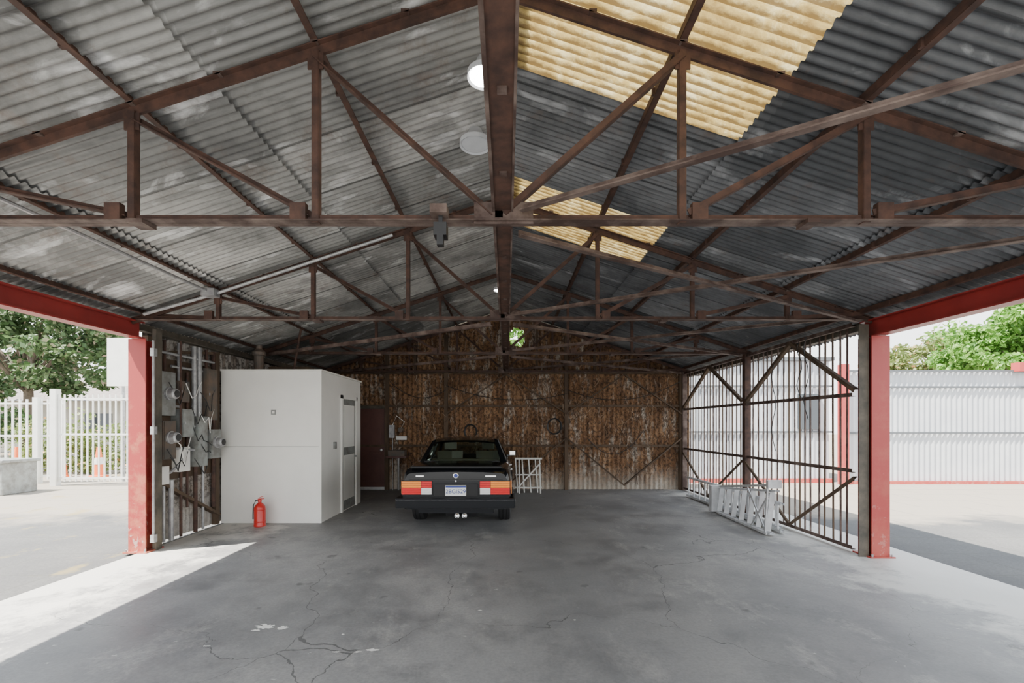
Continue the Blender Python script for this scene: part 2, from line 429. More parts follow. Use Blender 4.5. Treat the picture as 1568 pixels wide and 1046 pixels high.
for a,c in ((-1.52,1.49),(1.49,4.36)):
    mx=(a+c)/2
    b.beam((a,yb-.06,1.3),(mx,yb-.06,.12),.03,.07,0,up=(0,1,0)); b.beam((c,yb-.06,1.3),(mx,yb-.06,.12),.03,.07,0,up=(0,1,0))
    b.beam((a,yb-.06,1.9),(mx,yb-.06,2.88),.03,.07,0,up=(0,1,0)); b.beam((c,yb-.06,1.9),(mx,yb-.06,2.88),.03,.07,0,up=(0,1,0))
for x in (-2.3,0,.75,2.2,3): b.box((x-.03,yb-.02,2.97),(x+.03,yb+.04,zc(x)-.05),0)
b.obj('trim_back_framing')
b=MB([m_vine])
def strip(x,y,z,L,w):
    th=random.gauss(0,.7); n=3; pts=[(x,y,z)]
    for i in range(n):
        th+=random.gauss(0,.45); p=pts[-1]
        pts.append((p[0]+math.sin(th)*L/n,y+U(-.02,.02),p[2]-math.cos(th)*L/n))
    a=U(-1,1)
    vs=[];fs=[]
    for i,p in enumerate(pts):
        ww=w*(1-.5*i/n); vs+= [(p[0]-ww,p[1]-ww*a,p[2]),(p[0]+ww,p[1]+ww*a,p[2])]
    for i in range(n): fs.append((2*i,2*i+1,2*i+3,2*i+2))
    b.add(vs,fs)
for i in range(4800):
    x=U(-2.9,4.2)
    z=U(.35,2.95) if R()<.85 else U(2.8,4.2)
    if z>zs(x)-.15: z=zs(x)-.2
    if abs(x-.26)<.34 and z>3.4: continue
    L=U(.05,.30)
    if x<-2.0 and R()<.6: continue
    dens=math.sin(x*2.1+1.3*math.sin(z*2))+math.sin(z*2.7+x)
    if dens<-.3 and R()<.75: continue
    strip(x,YB-U(.03,.15),z,L,U(.002,.009))
b.obj('dead_vines_on_back_wall')
# hoses and cables hanging on back wall
b=MB([m_black])
for (x,z,r) in ((1.18,1.75,.16),(-.9,1.6,.14),):
    for t in range(3):
        b.tube([(x+(r+.012*t)*math.cos(a*.5),YB-.2-.012*t,z-r+ (r*1.15+.01*t)*math.sin(a*.5)) for a in range(14)],.011,0,6)
b.obj('hanging_hose_coil')
b=MB([m_black])
def sag(x0,z0,x1,z1,d):
    b.tube([(x0+(x1-x0)*t/12,YB-.2,z0+(z1-z0)*t/12-d*4*(t/12)*(1-t/12)) for t in range(13)],.009,0,6)
sag(1.49,2.5,4.3,2.7,.35); sag(-1.5,2.6,1.49,2.4,.25); sag(2.0,1.3,3.4,1.5,.5); sag(-2.9,2.7,-1.5,2.5,.3)
b.obj('drooping_cable_run')
b=MB([m_brown,m_dkpost,m_alu])
b.box((-3.72,YB-.10,.03),(-3.06,YB-.06,2.03),0)
b.box((-3.80,YB-.12,0),(-3.72,YB-.04,2.10),1); b.box((-3.06,YB-.12,0),(-2.98,YB-.04,2.10),1); b.box((-3.80,YB-.12,2.03),(-2.98,YB-.04,2.10),1)
for z0,z1 in ((.2,.95),(1.1,1.9)):
    b.box((-3.62,YB-.108,z0),(-3.16,YB-.10,z1),0)
b.lathe((-3.13,YB-.10,1.0),(0,-1,0),[(.02,0),(.02,.03),(.035,.04),(.03,.07),(0,.075)],2,12)
b.box((-3.72,YB-.115,0),(-3.06,YB-.1,.07),2)
b.obj('door_1',bevel=.004)
e=empty('wall_utility_sink')
b=MB([m_white,m_galv,m_brown,m_dgrey])
b.box((-2.95,YB-.42,.82),(-2.45,YB-.1,.86),2); b.box((-2.9,YB-.4,.86),(-2.5,YB-.12,1.0),3)
b.box((-2.75,YB-.2,1.25),(-2.5,YB-.1,1.34),0); b.box((-2.92,YB-.22,1.3),(-2.8,YB-.1,1.62),1)
b.tube([(-2.7,YB-.15,0),(-2.7,YB-.15,.83)],.025,1); b.tube([(-2.85,YB-.15,.0),(-2.85,YB-.15,1.3)],.012,1)
b.lathe((-2.65,YB-.12,1.5),(0,-1,0),[(0,.08),(.06,.08),(.07,0)],3,14)
b.tube([(-2.65,YB-.16,1.5),(-2.55,YB-.16,1.7),(-2.75,YB-.14,1.85),(-2.86,YB-.14,1.6)],.012,0)
b.obj('sink_parts',parent=e)

# ------------------------------------------------------------------ right wall : open bar wall
b=MB([m_rust2,m_wood,m_rust])
xw=4.42
for y in (8.4,YB-.15): b.box((xw-.05,y-.05,0),(xw+.06,y+.05,2.95),2 if y<9 else 0)
for z in (.06,1.04,2.01,2.90):
    b.ang((xw,5.8,z),(xw,YB-.1,z),.045,.045,.008,0)
y=5.95
while y<YB-.25:
    if abs(y-8.4)>.07:
        b.beam((xw+.035,y+U(-.015,.015),.03),(xw+.035,y+U(-.015,.015),2.9),.02,.013,0 if R()<.7 else 1,up=(0,1,0))
    y+=.145+U(-.03,.03)
for a,c in ((5.72,8.35),(8.45,11.3)):
    m_=(a+c)/2
    for (p,q) in (((a,2.05),(m_,2.88)),((c,2.05),(m_,2.88)),((a,.95),(m_,.08)),((c,.95),(m_,.08))):
        b.ang((xw-.03,p[0],p[1]),(xw-.03,q[0],q[1]),.045,.055,.009,1,up=(1,0,0))
b.obj('wall_right_bar_frame')
b=MB([m_black])
for (y,z0,z1) in ((6.6,2.9,1.7),(6.75,2.9,2.0),(7.4,2.6,1.2)):
    pts=[(xw-.08,y+.06*math.sin(i*1.3),z0+(z1-z0)*i/8) for i in range(9)]
    b.tube(pts,.006,0,6)
b.obj('hanging_wires')

# ------------------------------------------------------------------ ladders
def ladder(x,y0,y1,z0,z1):
    b=MB([m_alu])
    for z in (z0,z1):
        b.ibeam((x,y0,z),(x,y1,z),.035,.06,.006,0,up=(1,0,0))
    y=y0+.12
    while y<y1: b.tube([(x,y,z0),(x,y,z1)],.016,0,8); y+=.28
    return b
b=ladder(4.09,6.75,10.3,.04,.44)
b2=ladder(4.18,6.95,10.2,.05,.42); b.add(b2.v,b2.f)
b.obj('extension_ladder')
b=MB([m_alu])
for (p,q) in (((3.86,6.62,.03),(3.90,8.5,.03)),((3.93,6.6,.66),(3.95,8.45,.46))):
    b.ibeam(p,q,.03,.07,.006,0,up=(1,0,0))
for i in range(7):
    t=.06+i*.145; y=6.62+1.85*t
    b.beam((3.86+.04*t,y,.05),(3.93+.02*t,y,.64-.2*t),.08,.012,0,up=(0,1,0))
for (p,q) in (((3.80,6.66,.03),(3.84,8.3,.03)),((3.84,6.64,.74),(3.87,8.3,.50))):
    b.beam(p,q,.02,.035,0)
b.beam((3.80,6.7,.03),(3.84,6.7,.72),.02,.03,0,up=(0,1,0)); b.beam((3.81,7.1,.05),(3.86,6.7,.6),.012,.03,0,up=(0,1,0)); b.beam((3.81,6.7,.05),(3.86,7.3,.62),.012,.03,0,up=(0,1,0))
b.box((3.78,6.58,.70),(3.98,6.64,.82),0); b.box((3.78,8.4,.02),(3.98,8.52,.5),0)
b.obj('step_ladder')

# ------------------------------------------------------------------ white storage room
b=MB([m_white,m_wood,m_grey,m_dkpost])
x0,x1,y0,y1,H=-4.72,-3.07,7.52,9.55,2.51
b.box((x0,y0,0),(x1,y1,H),0)
b.box((x0-.01,y0-.015,H),(x1+.02,y1+.02,H+.03),0)
b.box((x0,y0-.006,1.26),(x1,y0,1.266),2)
b.box((x0,y0-.008,0),(x1,y0,.05),0)
b.box((x1-.035,y0-.012,0),(x1+.012,y0,H),0)
b.box((-3.9,y0-.012,1.78),(-3.8,y0,1.88),0); b.box((-3.89,y0-.015,1.79),(-3.81,y0-.01,1.87),2); b.box((-3.87,y0-.018,1.81),(-3.83,y0-.014,1.85),0)
b.box((x1,8.40,0),(x1+.03,8.47,2.18),0); b.box((x1,9.2,0),(x1+.03,9.27,2.18),0); b.box((x1,8.40,2.11),(x1+.03,9.27,2.18),0)
b.box((x1,8.47,.02),(x1+.008,9.2,2.11),2)
b.box((x1+.008,8.55,1.2),(x1+.014,9.12,2.0),0); b.box((x1+.008,8.55,.2),(x1+.014,9.12,1.05),0)
b.tube([(x1+.01,9.12,1.0),(x1+.06,9.12,1.0)],.02,2)
b.box((x1,8.05,1.2),(x1+.04,8.12,1.32),2)
b.obj('white_storage_room',bevel=.003)
b=MB([m_rust,m_dgrey,m_wood])
b.lathe((-4.3,7.9,2.54),(0,0,1),[(0,0),(.08,0),(.08,.28),(.11,.29),(.11,.34),(.05,.40),(.05,.46),(0,.46)],1,14)
b.box((-4.55,7.8,2.54),(-4.1,8.0,2.56),1)
b.obj('roof_vent_stack')
b=MB([m_wood]); 
for i,z in enumerate((2.54,2.60,2.66)): b.box((-4.55+.05*i,8.5,z),(-3.5-.1*i,8.75,z+.05))
b.obj('stacked_timber')
b=MB([m_rust]); b.tube([(-3.75,8.0,2.55),(-3.62,8.0,3.30)],.02); b.box((-3.8,7.95,2.54),(-3.7,8.05,2.56)); b.obj('leaning_pipe')

# ------------------------------------------------------------------ fire extinguisher
b=MB([m_redpl,m_black,m_white,m_galv])
fx,fy=-3.95,7.28
b.lathe((fx,fy,0),(0,0,1),[(0,0),(.08,0),(.088,.008),(.088,.03),(.084,.04),(.084,.28),(.078,.32),(.055,.355),(.028,.375),(.022,.39),(.022,.405),(0,.405)],0,28)
for z in (.07,.26): b.lathe((fx,fy,z),(0,0,1),[(.084,0),(.087,.004),(.087,.014),(.084,.018)],0,28)
b.lathe((fx,fy,.39),(0,0,1),[(.026,0),(.028,.03),(.018,.045),(0,.045)],0,14)
b.beam((fx-.03,fy,.435),(fx+.07,fy-.01,.445),.02,.012,0); b.beam((fx-.02,fy,.452),(fx+.06,fy-.01,.485),.02,.008,0)
b.tube([(fx-.02,fy,.42),(fx-.06,fy-.01,.415),(fx-.092,fy-.02,.34),(fx-.092,fy-.03,.22),(fx-.09,fy-.035,.12)],.009,1,8)
b.obj('fire_extinguisher',smooth=True,angle=40)

# ------------------------------------------------------------------ electrical panel on left wall
e=empty('electrical_meter_panel')
b=MB([m_grey,m_dgrey,m_galv,m_white,m_black,m_wood,m_rust])
xw=-4.80
def pb(y0,y1,z0,z1,d,mi):
    b.box((xw,y0,z0),(xw+d,y1,z1),mi)
    if d>.1: b.box((xw+d,y0+.015,z0+.015),(xw+d+.008,y1-.015,z1-.015),mi); b.box((xw+d+.008,y0+.03,(z0+z1)/2-.02),(xw+d+.02,y0+.045,(z0+z1)/2+.02),2)
pb(6.05,7.35,.85,2.55,.03,5)
pb(6.10,6.38,1.75,2.35,.16,0)
pb(6.12,6.36,1.15,1.68,.18,1)
pb(6.46,6.70,1.45,1.85,.20,0)
pb(6.44,6.66,1.95,2.25,.16,1)
pb(6.78,7.0,1.0,1.75,.2,0)
pb(7.05,7.3,1.7,2.5,.16,1)
pb(7.05,7.3,1.1,1.55,.22,0)
pb(6.48,6.7,.95,1.3,.14,3)
pb(6.2,6.34,.8,1.05,.1,3)
for (y,z,d) in ((6.24,2.05,.16),(6.24,1.45,.18),(7.17,1.35,.22)):
    b.lathe((xw+d,y,z),(1,0,0),[(.09,0),(.09,.03),(.075,.035),(.075,.10),(.06,.12),(0,.12)],2,18)
    b.lathe((xw+d+.12,y,z),(1,0,0),[(.05,0),(.05,.006),(0,.006)],4,14)
for y,z0,z1,r,dx,mi in ((6.15,2.35,2.80,.03,.06,2),(6.3,2.35,2.80,.022,.06,6),(6.56,2.25,2.80,.03,.08,2),(6.84,1.75,2.80,.035,.10,2),(6.95,1.75,2.80,.035,.10,2),(7.02,1.2,2.80,.03,.07,2),(7.15,2.5,2.80,.025,.08,6),(6.9,0,1.0,.03,.08,6),(6.3,.0,.8,.02,.05,2),(6.75,.4,2.4,.018,.06,6),(6.42,1.3,2.8,.014,.2,6),(6.62,.0,.95,.02,.06,6),(7.35,.3,2.8,.03,.06,6),(6.4,.0,.85,.035,.08,2),(7.1,.0,1.1,.02,.06,2)):
    b.tube([(xw+dx,y,z0),(xw+dx,y,z1)],r,mi,10)
for pts in ([(xw+.1,6.36,1.9),(xw+.12,6.5,1.88)],[(xw+.1,6.34,.95),(xw+.12,6.5,1.05)],[(xw+.15,6.7,1.6),(xw+.15,6.8,1.6)],[(xw+.08,6.4,2.45),(xw+.08,7.1,2.45)],[(xw+.1,6.1,2.62),(xw+.1,7.3,2.62)],[(xw+.12,6.36,1.3),(xw+.14,6.8,1.25)]):
    b.tube(pts,.02,2,8)
for k in range(12):
    y0=U(6.1,6.9); zz0=U(1.1,2.3); pts=[(xw+.2+.04*math.sin(i),y0+.08*i,zz0-U(.1,.4)*math.sin(i*.6+.2)) for i in range(6)]
    b.tube(pts,.007,3 if k%4==0 else 4,6)
b.obj('boxes_and_conduits',parent=e,bevel=.004)
b=MB([m_wood])
b.beam((xw+.04,6.1,.9),(xw+.04,7.5,.15),.04,.09,0,up=(1,0,0)); b.box((xw,6.0,.0),(xw+.07,6.08,2.8),0); b.box((xw,7.4,0),(xw+.07,7.5,2.8),0); b.beam((xw+.04,7.5,2.8),(xw+.04,6.1,2.6),.04,.07,0,up=(1,0,0))
b.obj('trim_left_framing')
b=MB([m_galv])
y=5.58
def zz(x): return zc(x)-.02
b.tube([(-4.45,y,2.98),(-3.58,y,zz(-3.58)),(-1.4,y,zz(-1.4))],.02)
b.tube([(-3.64,3.2,zc(-3.64)+.02),(-3.64,5.5,zc(-3.64)+.02)],.018)
b.box((-3.70,5.5,zc(-3.64)-.04),(-3.54,5.62,zc(-3.64)+.05))
b.obj('electrical_conduit')

# ------------------------------------------------------------------ lamps
m_lit=EM('lamp_diffuser',(1,.98,.93),45)
m_shade=M('lamp_dish_grey',(.70,.72,.75),(.60,.62,.65),.35,.1,5,.02)
def lamp(x,y,z,r,lit=True):
    b=MB([m_lit if lit else m_shade,m_shade])
    b.lathe((x,y,z),(0,0,1),[(0,0),(r*.85,0),(r*.87,.012)],0,28)
    b.lathe((x,y,z),(0,0,1),[(r*.87,.0),(r,-.01),(r,.03),(r*.55,.09),(r*.4,.14),(0,.14)],1,28)
    b.tube([(x,y,z+.14),(x,y,zs(x)-.01)],.012,1)
    b.obj('high_bay_lamp',smooth=True)
lamp(-.17,3.45,4.26,.13); lamp(-.30,4.35,4.30,.15,False); lamp(-.13,8.2,4.05,.11)
b=MB([m_black,m_rust2])
b.box((-.455,2.82,2.80),(-.375,2.91,2.88),0); b.box((-.475,2.80,2.93),(-.37,2.9,2.985),1); b.beam((-.415,2.86,2.80),(-.415,2.86,2.94),.025,.03,0,up=(0,1,0)); b.box((-.435,2.82,2.74),(-.395,2.87,2.80),0)
b.obj('floodlight')

# ------------------------------------------------------------------ white rack behind car
b=MB([m_whitegate]); ox=.20
for x in (.06,.22,.38,.54):
    b.beam((ox+x,10.9,0),(ox+x-.05,11.1,.80),.025,.025,0)
for x in (.10,.60): b.beam((ox+x,10.75,0),(ox+x,11.1,.80),.03,.03,0)
b.beam((ox,11.1,.80),(ox+.66,11.1,.80),.03,.04,0); b.beam((ox,11.0,.42),(ox+.64,11.0,.42),.02,.03,0); b.beam((ox,10.93,.12),(ox+.64,10.93,.12),.02,.03,0)
b.beam((ox+.05,10.92,.1),(ox+.62,11.05,.7),.02,.03,0)
b.obj('white_metal_rack')

# ------------------------------------------------------------------ CAR
def carpaint():
    m,nt,b=newmat('black_car_paint'); b.inputs['Base Color'].default_value=(.003,.0035,.005,1)
    b.inputs['Roughness'].default_value=.18; b.inputs['IOR'].default_value=1.38; b.inputs['Coat Weight'].default_value=.3; b.inputs['Coat Roughness'].default_value=.03
    return m
def simple(name,c,r,mt=0):
    m,nt,b=newmat(name); b.inputs['Base Color'].default_value=c4(c); b.inputs['Roughness'].default_value=r; b.inputs['Metallic'].default_value=mt; return m
def glass(name,tint,rf=.12):
    m,nt,b=newmat(name)
    t=N(nt,'ShaderNodeBsdfTransparent'); t.inputs[0].default_value=c4(tint)
    gl=N(nt,'ShaderNodeBsdfGlossy'); gl.inputs['Roughness'].default_value=.02
    fr=N(nt,'ShaderNodeFresnel'); fr.inputs[0].default_value=1.5
    mx=N(nt,'ShaderNodeMixShader'); nt.links.new(fr.outputs[0],mx.inputs[0]); nt.links.new(t.outputs[0],mx.inputs[1]); nt.links.new(gl.outputs[0],mx.inputs[2])
    nt.links.new(mx.outputs[0],nt.nodes['Material Output'].inputs[0]); return m
m_car=carpaint(); m_chr=simple('chrome',(.8,.8,.8),.12,1); m_rub=simple('rubber',(.012,.012,.013),.7); m_trimb=simple('bumper_black',(.005,.006,.008),.35)
m_trimb.node_tree.nodes['Principled BSDF'].inputs['IOR'].default_value=1.3
m_tred=simple('taillight_red',(.70,.02,.02),.12); m_tamb=simple('taillight_amber',(1,.30,.03),.12); m_twh=simple('taillight_clear',(.80,.78,.76),.15)
m_plate=simple('plate_white',(.72,.74,.72),.4); m_blue=simple('plate_blue',(.03,.05,.25),.4); m_seat=simple('seat_beige',(.60,.57,.48),.6); m_inter=simple('car_interior',(.03,.03,.03),.8)
m_glass=glass('car_glass',(.60,.68,.63)); m_rim=simple('alloy',(.5,.5,.5),.3,.8)
car=empty('car',(-.76,6.75,0))
def lerp(tab,y):
    if y<=tab[0][0]: return tab[0][1]
    for (a,va),(c,vc) in zip(tab,tab[1:]):
        if y<=c: return va+(vc-va)*(y-a)/(c-a)
    return tab[-1][1]
Wt=[(.05,.79),(.09,.815),(.3,.835),(.8,.85),(3.6,.85),(4.1,.83),(4.4,.79),(4.5,.75)]
Tt=[(.05,.90),(.09,.945),(.15,.965),(.6,.985),(1.02,.995),(1.12,.95),(3.2,.93),(3.3,.955),(3.5,.93),(4.35,.83),(4.45,.80),(4.5,.74)]
RW,FW=1.1,3.72; WR=.355
b=MB([m_car,m_rub])
ys=sorted(set([.05,.09,.15,.22,.3]+[.3+.07*i for i in range(60)]+[4.5]))
ys=[y for y in ys if y<=4.5]; rings=[]
for y in ys:
    W=lerp(Wt,y);T=lerp(Tt,y); B=.24 if .9<y<4.2 else .36
    for wc in (RW,FW):
        if abs(y-wc)<WR: B=max(B,.31+math.sqrt(WR*WR-(y-wc)**2))
    pts=[(W-.05,B),(W-.01,B+.02),(W,.50),(W+.004,.62),(W-.004,.70),(W-.018,.80),(W-.04,T-.07),(W-.065,T-.02),(W-.12,T),(W*.5,T+.015),(0,T+.02)]
    fin=[]
    for i,(x,z) in enumerate(pts):
        z=max(z,B+.012*i) if i<6 else z
        fin.append((x,z))
    ring=[(x,y,z) for x,z in fin]+[(-x,y,z) for x,z in fin[::-1][1:]]
    rings.append(ring)
nr=len(rings[0]); vs=[p for r in rings for p in r]; fs=[]
for i in range(len(rings)-1):
    for k in range(nr-1): fs.append((i*nr+k,(i+1)*nr+k,(i+1)*nr+k+1,i*nr+k+1))
b.add(vs,fs,0)
b.add(rings[0],[tuple(range(nr))],0); b.add(rings[-1],[tuple(range(nr))[::-1]],0)
b.box((-.56,.35,.25),(.56,4.3,.5),1)
b.obj('body',parent=car,smooth=True,angle=32)
b=MB([m_car,m_chr,m_rub])
nx,ny=10,10
def roofz(u,y):
    e=lerp([(1.5,1.345),(1.75,1.385),(2.2,1.40),(2.6,1.385),(2.86,1.345)],y); return e-.045*abs(u)**2.5
vs=[];fs=[]
for j in range(ny+1):
    y=1.5+1.36*j/ny
    for i in range(nx+1):
        u=-1+2*i/nx; vs.append((u*.585,y+ (-.04*(1-u*u) if j==0 else 0),roofz(u,y)))
for j in range(ny):
    for i in range(nx):
        a=j*(nx+1)+i; fs.append((a,a+1,a+nx+2,a+nx+1))
n0=len(vs); vs+=[(x,y,z-.03) for x,y,z in vs]; fs+=[tuple(n0+t for t in f[::-1]) for f in fs]
for i in range(nx): fs+=[(i+1,i,n0+i,n0+i+1),(ny*(nx+1)+i,ny*(nx+1)+i+1,n0+ny*(nx+1)+i+1,n0+ny*(nx+1)+i)]
for j in range(ny):
    a=j*(nx+1);c=a+nx+1; fs+=[(a,c,n0+c,n0+a),(c+nx,a+nx,n0+a+nx,n0+c+nx)]
b.add(vs,fs,0)
def prism(q,th,mi=0):
    q=[Vector(p) for p in q]; n=(q[1]-q[0]).cross(q[3]-q[0]).normalized()*th
    b.add(q+[p+n for p in q],[(0,1,2,3),(7,6,5,4),(0,4,5,1),(1,5,6,2),(2,6,7,3),(3,7,4,0)],mi)
for s in (-1,1):
    prism([(s*.765,1.02,.93),(s*.765,1.48,.93),(s*.585,1.82,1.345),(s*.575,1.5,1.335)],-s*.05)
    prism([(s*.66,.98,.985),(s*.765,1.02,.93),(s*.585,1.5,1.335),(s*.53,1.48,1.36)],.02*1)
    prism([(s*.765,2.22,.93),(s*.765,2.32,.93),(s*.588,2.3,1.35),(s*.588,2.22,1.35)],-s*.03)
    prism([(s*.765,3.25,.93),(s*.765,3.36,.93),(s*.58,2.86,1.34),(s*.585,2.76,1.34)],-s*.04)
    b.beam((s*.77,1.1,.935),(s*.77,3.3,.935),.02,.02,1)
b.beam((-.64,1.0,1.0),(.64,1.0,1.0),.03,.02,2)
b.beam((-.68,.12,.985),(.68,.12,.985),.09,.022,2)
b.obj('cabin_roof_and_pillars',parent=car,smooth=True,angle=40)
b=MB([m_glass])
def curved(p00,p10,p11,p01,bow,n=8):
    vs=[];p00,p10,p11,p01=map(Vector,(p00,p10,p11,p01))
    for i in range(n+1):
        t=i/n; o=Vector((0,bow*(1-(2*t-1)**2),0)); vs+= [p00.lerp(p10,t)+o,p01.lerp(p11,t)+o]
    b.add(vs,[(2*i,2*i+2,2*i+3,2*i+1) for i in range(n)])
curved((-.70,1.02,.98),(.70,1.02,.98),(.56,1.50,1.35),(-.56,1.50,1.35),-.035)
curved((-.74,3.36,.95),(.74,3.36,.95),(.57,2.86,1.35),(-.57,2.86,1.35),.05)
for s in (-1,1):
    b.add([(s*.755,1.4,.93),(s*.755,2.25,.93),(s*.58,2.25,1.345),(s*.58,1.75,1.345)],[(0,1,2,3)]); b.add([(s*.755,2.3,.93),(s*.755,3.3,.93),(s*.58,2.8,1.345),(s*.58,2.3,1.345)],[(0,1,2,3)])
b.obj('windows',parent=car,smooth=True)
b=MB([m_seat,m_inter])
for s in (-1,1):
    b.box((s*.38-.13,1.56,1.0),(s*.38+.13,1.64,1.15),0)
    b.box((s*.38-.24,2.45,.9),(s*.38+.24,2.58,1.10),0); b.box((s*.38-.12,2.48,1.13),(s*.38+.12,2.57,1.27),0); b.box((s*.38-.02,2.5,1.0),(s*.38+.02,2.54,1.15),1)
b.box((-.62,1.54,.93),(.62,1.70,1.0),0)
b.box((-.6,3.0,.93),(.6,3.2,1.0),1); b.box((-.05,2.92,1.24),(.1,2.94,1.29),1)
b.obj('seats',parent=car,bevel=.03)
b=MB([m_tred,m_tamb,m_twh,m_trimb,m_chr,m_plate,m_blue,m_rub,m_car])
for s in (-1,1):
    def rb(xa,xb,za,zb,mi,y=.03): b.box((s*xa,y,za),(s*xb,.12,zb),mi)
    rb(.345,.815,.575,.79,7,.045)
    rb(.52,.805,.685,.78,1); rb(.52,.805,.585,.68,0); rb(.36,.515,.685,.78,0); rb(.36,.515,.585,.68,2,.028)
    b.box((s*.80,.12,.585),(s*.835,.24,.78),1)
    for z in (.62,.65,.715,.745): b.box((s*.36,.026,z),(s*.805,.03,z+.004),7)
    b.box((s*.80,-.03,.40),(s*.885,.75,.54),3)
    b.box((s*.883,.0,.49),(s*.89,.72,.51),4)
b.box((-.87,-.07,.40),(.87,.06,.54),3)
b.box((-.87,-.075,.518),(.87,-.06,.524),4)
b.box((-.56,.06,.30),(.56,.3,.42),3)
b.box((-.33,.032,.56),(.33,.07,.74),7)
b.box((-.155,.018,.565),(.155,.035,.72),5); b.box((-.15,.015,.69),(.15,.02,.715),6)
b.box((-.70,.046,.80),(.70,.056,.806),7)
b.lathe((0,.045,.865),(0,-1,0),[(.043,0),(.043,.012),(.034,.016),(0,.016)],4,24)
b.lathe((0,.028,.865),(0,-1,0),[(.030,0),(.030,.003),(0,.003)],6,24)
b.box((.44,.045,.845),(.60,.052,.868),4); b.box((-.6,.045,.845),(-.48,.052,.868),4)
b.lathe((.0,.044,.785),(0,-1,0),[(.014,0),(.014,.01),(0,.01)],4,12)
for x in (.02,.13):
    b.lathe((x,.02,.27),(0,1,0),[(.03,.25),(.038,0),(.034,0),(.03,.05),(0,.06)],4,16)
b.lathe((.07,.35,.29),(1,0,0),[(0,-.25),(.1,-.25),(.1,.25),(0,.25)],7,16)
b.obj('rear_lights_bumper_plate',parent=car,bevel=.006)
b=MB([m_trimb,m_chr,m_car,m_twh])
for s in (-1,1):
    b.box((s*.85,1.5,.56),(s*.868,3.3,.60),0); b.box((s*.835,.25,.56),(s*.862,.72,.60),0)
    b.box((s*.80,2.95,.97),(s*.95,3.07,1.08),2); b.box((s*.76,3.0,.95),(s*.84,3.06,.99),2); b.box((s*.82,2.945,.98),(s*.94,2.952,1.07),1)
    for y in (1.75,2.75): b.box((s*.835,y,.78),(s*.862,y+.16,.81),1)
    for y in (2.26,3.28,1.5): b.box((s*.84,y-.003,.35),(s*.8545,y+.003,.78),0)
    for x in (.45,.65): b.lathe((s*x,4.49,.66),(0,1,0),[(.085,0),(.085,.03),(0,.04)],3,18)
b.box((-.86,4.45,.40),(.86,4.6,.54),0); b.box((-.12,4.48,.57),(.12,4.53,.76),1); b.box((-.7,4.3,.25),(.7,4.48,.42),0)
b.obj('trim_and_mirrors',parent=car,bevel=.006)
for wc in (RW,FW):
    for s in (-1,1):
        b=MB([m_rub,m_rim])
        c=(s*.72,wc,.31)
        b.lathe(c,(s,0,0),[(.20,-.10),(.285,-.10),(.308,-.085),(.312,-.03),(.304,-.028),(.304,-.02),(.312,-.018),(.312,.03),(.304,.032),(.304,.04),(.312,.042),(.308,.085),(.285,.10),(.20,.10)],0,40)
        b.lathe(c,(s,0,0),[(.20,-.09),(.17,.0),(.05,.03),(0,.03)],1,24); b.lathe(c,(s,0,0),[(.205,.10),(.195,.09),(.185,.0)],1,40)
        for k in range(10):
            a=k*math.pi/5; b.beam((s*.79,wc+.03*math.cos(a),.31+.03*math.sin(a)),(s*.80,wc+.19*math.cos(a),.31+.19*math.sin(a)),.02,.03,1,up=(1,0,0))
        b.lathe((s*.79,wc,.31),(s,0,0),[(.05,0),(.045,.02),(0,.022)],1,16)
        b.obj('wheel',parent=car,smooth=True)
tx=bpy.data.curves.new('plate_text','FONT'); tx.body='2BGI529'; tx.size=.085; tx.align_x='CENTER'; tx.align_y='CENTER'; tx.extrude=.001
tx.materials.append(m_blue); to=bpy.data.objects.new('plate_characters',tx); SC.collection.objects.link(to); to.parent=car; to.location=(0,.0155,.63); to.rotation_euler=(math.pi/2,0,0)

# ------------------------------------------------------------------ exterior left
b=MB([m_whitegate])
def bars(xa,xb,y,z0,z1,step,w=.03):
    for z in (z0+.1,(z0+z1)/2+.1,z1-.12): b.beam((xa,y,z),(xb,y,z),.04,.05,0)
    x=xa
    while x<=xb: b.box((x-w/2,y-w/2,z0),(x+w/2,y+w/2,z1),0); x+=step
bars(-12.2,-6.0,12.4,.08,2.45,.155)
for x in (-12.3,-9.2,-6.0): b.box((x-.08,12.32,-.03),(x+.08,12.48,2.6),0)
b.obj('white_driveway_gate')
b=MB([m_whitegate,m_grey])
bars(-17,-12.55,12.9,.08,2.35,.2,.04)
b.box((-13.35,12.8,-.03),(-13.2,12.95,2.4),0)
b.obj('white_side_fence')
b=MB([m_grey]); b.box((-13.2,10.6,-.03),(-11.75,11.4,.75)); b.box((-13.25,10.55,.72),(-11.7,11.45,.8)); b.obj('utility_cabinet',bevel=.02)
b=MB([m_whitegate,m_galv]); b.box((-11.6,13.2,2.75),(-10.85,13.26,4.15)); b.tube([(-11.2,13.3,-.03),(-11.2,13.3,4.1)],.04,1); b.obj('white_sign_board')
m_stucco=M('pale_stucco',(.56,.54,.48),(.48,.46,.42),.9,0,2,.1)
m_win=simple('dark_window',(.05,.06,.07),.1)
m_tile=M('roof_shingle',(.25,.22,.2),(.18,.16,.15),.9,0,4,.2)
b=MB([m_stucco,m_win,m_tile])
b.box((-48,27,0),(-18,36,3.1),0)
for x in (-45,-40,-35,-30,-25,-21): b.box((x,26.95,1),(x+1.6,27,2.3),1)
b.add([(-49,26,3),(-17,26,3),(-17,31.5,5.2),(-49,31.5,5.2),(-49,37,3),(-17,37,3)],[(0,1,2,3),(3,2,5,4)],2)
b.obj('neighbouring_house')
m_orange=simple('orange_plastic',(.85,.16,.03),.5)
for x in (-14.2,-13.0,-15.6):
    b=MB([m_orange,m_white])
    b.lathe((x,14.5,-.03),(0,0,1),[(0,0),(.25,0),(.25,.04),(.16,.05),(.05,.95),(.0,.95)],0,16)
    b.lathe((x,14.5,-.03),(0,0,1),[(.125,.4),(.095,.62)],1,16)
    b.obj('traffic_cone')
